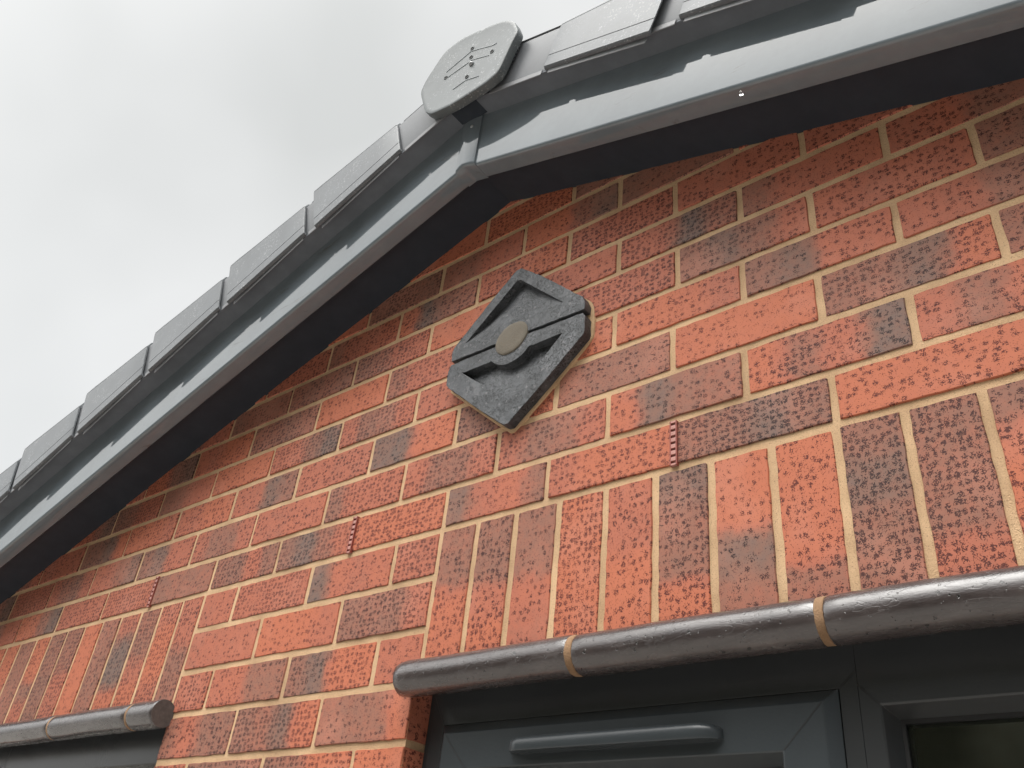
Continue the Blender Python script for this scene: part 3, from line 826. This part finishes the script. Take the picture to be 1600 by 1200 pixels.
window(OPEN_R[0], .649, OPEN_R[1], 'dark grey window below the right roll mouldings')
window(OPEN_L[0], OPEN_L[0]+.70, OPEN_L[1], 'dark grey window at the lower left corner')

# ---------------------------------------------------------------- carved block set in the gable
def plate(outer, hole, y_face, y_back, floor):
    """outline prism with one sunk recess; floor = function giving depth y for a recess point"""
    b_ = bmesh.new()
    ov = [b_.verts.new((x, y_face, z)) for x, z in outer]
    hv = [b_.verts.new((x, y_face, z)) for x, z in hole]
    es = [b_.edges.new((ov[i], ov[(i+1) % len(ov)])) for i in range(len(ov))] + [b_.edges.new((hv[i], hv[(i+1) % len(hv)])) for i in range(len(hv))]
    bmesh.ops.triangle_fill(b_, edges=es, use_beauty=True, normal=(0, -1, 0))
    fv = [b_.verts.new((x, floor(x, z), z)) for x, z in hole]
    bv = [b_.verts.new((x, y_back, z)) for x, z in outer]
    for i in range(len(hv)):
        j = (i+1) % len(hv); b_.faces.new((hv[i], hv[j], fv[j], fv[i]))
    b_.faces.new(fv)
    for i in range(len(ov)):
        j = (i+1) % len(ov); b_.faces.new((ov[i], ov[j], bv[j], bv[i]))
    b_.faces.new(bv)
    bmesh.ops.recalc_face_normals(b_, faces=b_.faces)
    return b_
def resample(pts, step=.012, jit=.0007, seed=3):
    pts = [TP(*p) for p in pts]
    rr = random.Random(seed); out = []
    for i in range(len(pts)):
        a, c = pts[i], pts[(i+1) % len(pts)]
        L_ = math.hypot(c[0]-a[0], c[1]-a[1]); k = max(1, int(L_/step))
        for j in range(k):
            t = j/k; out.append((a[0]+(c[0]-a[0])*t+rr.uniform(-jit, jit), a[1]+(c[1]-a[1])*t+rr.uniform(-jit, jit)))
    return out
FACE = -.021            # the block stands 25 mm proud of the bricks
_k = (.9319 + FACE)/(.9319 - .040)
def TP(x, z): return (.9866 + (x-.9866)*_k, -.5968 + (z+.5968)*_k)
PC = (.147, .3215)       # centre of the mortar plug
def arc(r, t0, t1, n=12): return [(PC[0]+r*math.cos(R(t0+(t1-t0)*i/n)), PC[1]+r*math.sin(R(t0+(t1-t0)*i/n))) for i in range(n+1)]
blk = empty('carved_block', (.15, 0, .31))
tag(blk, 'diamond-shaped black clay block in two carved halves set in the brick gable', 'ornament')
def place(o, par):
    o.parent = par; o.location = o.location - par.location
def plate_obj(name, outer, hole, floor, yb=.004):
    bm_ = plate(resample(outer, seed=1), resample(hole, seed=2, jit=.0004), FACE, yb, floor)
    me = bpy.data.meshes.new(name); bm_.to_mesh(me); bm_.free(); me.materials.append(M_STONE)
    o = bpy.data.objects.new(name, me); COL.objects.link(o); place(o, blk)
    md = o.modifiers.new('bevel', 'BEVEL'); md.width = .0022; md.segments = 3; md.limit_method = 'ANGLE'; md.angle_limit = R(38)
    for p_ in me.polygons: p_.use_smooth = True
    me.set_sharp_from_angle(angle=R(60))
    return o
up_out = [(.003,.3250),(.100,.3240),(.190,.3235),(.302,.3205),(.3035,.334),(.296,.350),(.205,.438),(.150,.484),(.138,.484),(.091,.442),(.004,.356),(.000,.345)]
up_hole = [(.033,.3560),(.100,.3560)] + [(PC[0]-.030,.364),(PC[0]-.015,.370),(PC[0]+.012,.370),(PC[0]+.032,.363),(PC[0]+.045,.3560)] + [(.255,.3560),(.150,.4560),(.142,.4560)]
def up_floor(x, z):
    return FACE + .0012 + .0155*min(1, max(0, (z-.378)/.05))
o = plate_obj('upper_half', up_out, up_hole, up_floor); o['label'] = 'upper half of the carved block'
lo_out = [(.004,.3165),(-.002,.304),(-.001,.273),(.010,.262),(.080,.201),(.152,.142),(.162,.142),(.230,.200),(.304,.268),(.306,.276),(.3045,.304),(.300,.3135),(.190,.3165),(.100,.3170)]
lo_hole = [(.036,.2870),(.100,.2870)] + arc(.054, 218, 322, 10) + [(.200,.2870),(.260,.2880),(.165,.190),(.158,.190),(.140,.203)]
def lo_floor(x, z):
    return FACE + .0012 + .0150*min(1, max(0, (z-.212)/.06))
o = plate_obj('lower_half', lo_out, lo_hole, lo_floor); o['label'] = 'lower half of the carved block'
# mortar plug
b = MB(); rings = []
rr = random.Random(5)
rad_ = [(.0345 + .0025*math.sin(2*t*math.pi/28*2+1) + rr.uniform(-.0006,.0006)) for t in range(28)]
QC = TP(*PC)
for k, y in ((1.0,FACE+.01),(1.0,FACE-.0010),(.96,FACE-.0022),(.80,FACE-.0030),(.4,FACE-.0034)):
    rings.append([(QC[0]+rad_[j]*k*math.cos(2*math.pi*j/28), y, QC[1]+1.03*rad_[j]*k*math.sin(2*math.pi*j/28)) for j in range(28)])
b.loft(rings); o = b.build('mortar_plug', M_PLUG, smooth=50); place(o, blk)
# mortar fillet round the block
_o = [(.150,.484),(.138,.484),(.091,.442),(.004,.356),(-.001,.345),(-.002,.273),(.010,.262),(.152,.142),(.162,.142),(.230,.200),(.305,.270),(.306,.300),(.303,.334),(.296,.350)]
out = smooth_poly([TP(.151+(x-.151)*1.05, .313+(z-.313)*1.05) for x, z in _o], 1)
inn = [(QC[0]+(x-QC[0])*.88, QC[1]+(z-QC[1])*.88) for x, z in out]
b = MB()
b.loft([[(x, .006, z) for x, z in out], [(x, -.0022, z) for x, z in [(QC[0]+(x-QC[0])*.985, QC[1]+(z-QC[1])*.985) for x, z in out]], [(x, -.0030, z) for x, z in inn]])
o = b.build('mortar_surround', M_MORTAR); place(o, blk)

# ---------------------------------------------------------------- weep vents
def weep_parts(loc):
    root = empty('weep_vent', loc)
    b = MB(); h = .036
    b.box((-.0056,-.0026,-h),(-.0038,.010,h)); b.box((.0038,-.0026,-h),(.0056,.010,h)); b.box((-.0038,.004,-h),(.0038,.010,h))
    o = b.build('housing', M_WEEP); o.parent = root
    k = 7; pit = 2*h/k
    b = MB()
    for i in range(k+1):
        z = -h + pit*i
        b.box((-.0038,-.0022,max(-h, z-.0030)),(.0038,.003,min(h, z+.0030)))
    o = b.build('grille', M_WEEPBAR); o.parent = root
    b = MB(); b.add([(-.0038,.0034,-h),(.0038,.0034,-h),(.0038,.0034,h),(-.0038,.0034,h)], [(0,1,2,3)])
    o = b.build('slot', M_DARK); o.parent = root
    return root
zc = (BED[0]+BED[1])/2 + .001
w0 = weep_parts((.4471, -.0015, zc - .002))
tag(w0, 'slim red slotted weep vent nearest the middle of the right soldier course', 'vent', 'weep vents in the brickwork')
for x, lb in ((-.2267, 'slim red slotted weep vent left of the right window, between grey and orange bricks'),
              (-.9041, 'slim red slotted weep vent above the left window, smallest of the three')):
    c = w0.copy(); COL.objects.link(c); c.location = (x, -.0015, zc - .002); c['label'] = lb
    for ch in list(w0.children):
        d = ch.copy(); COL.objects.link(d); d.parent = c

# ---------------------------------------------------------------- water drops
def drop(name, p, r, ln, label, cat='water drop'):
    b = MB(); rings = []
    for i in range(9):
        t = i/8
        k = math.sin(math.pi*min(1, t*1.02+.02))**.8 * (0.55 + .45*(1-t)) if i not in (0, 8) else .15
        rings.append([(r*k*math.cos(2*math.pi*j/10), r*k*math.sin(2*math.pi*j/10), -ln*(1-t)) for j in range(10)])
    b.loft(rings)
    o = b.build(name, M_WATER, smooth='all'); o.location = p
    tag(o, label, cat, 'water drops on the roof edge')
    return o
drop('water_drop', (.6445, -.1400, .5262), .0042, .0190, 'white rain drop hanging under the lower edge of the right bargeboard')
drop('water_drop', (.0080, -.2045, .851), .0022, .0070, 'tiny rain drop hanging from the lower left corner of the ridge end cap')

# ---------------------------------------------------------------- hedge across the garden (mirrored in the glass)
b = MB()
hy = -7.0
b.box((-12, hy-1.2, GROUND), (16, hy-.3, 2.6))
rh = random.Random(4)
for i in range(14000):
    x = rh.uniform(-12, 16); z = rh.uniform(GROUND, 2.75 + .35*math.sin(x*1.7) + .2*math.sin(x*4.1)); y = hy + rh.uniform(-.5, .15)
    s_ = rh.uniform(.05, .13); a = rh.uniform(0, math.pi); t = rh.uniform(-.6, .6)
    u = Vector((math.cos(a), t, math.sin(a))).normalized()*s_; v = Vector((-math.sin(a), .5*t, math.cos(a))).normalized()*s_*.5
    c = Vector((x, y, z))
    b.add([c-u, c-v*.6, c+u, c+v], [(0,1,2,3)])
o = b.build('hedge', M_LEAF)
tag(o, 'dark green conifer hedge across the garden mirrored in the window glass', 'hedge', kind='stuff')
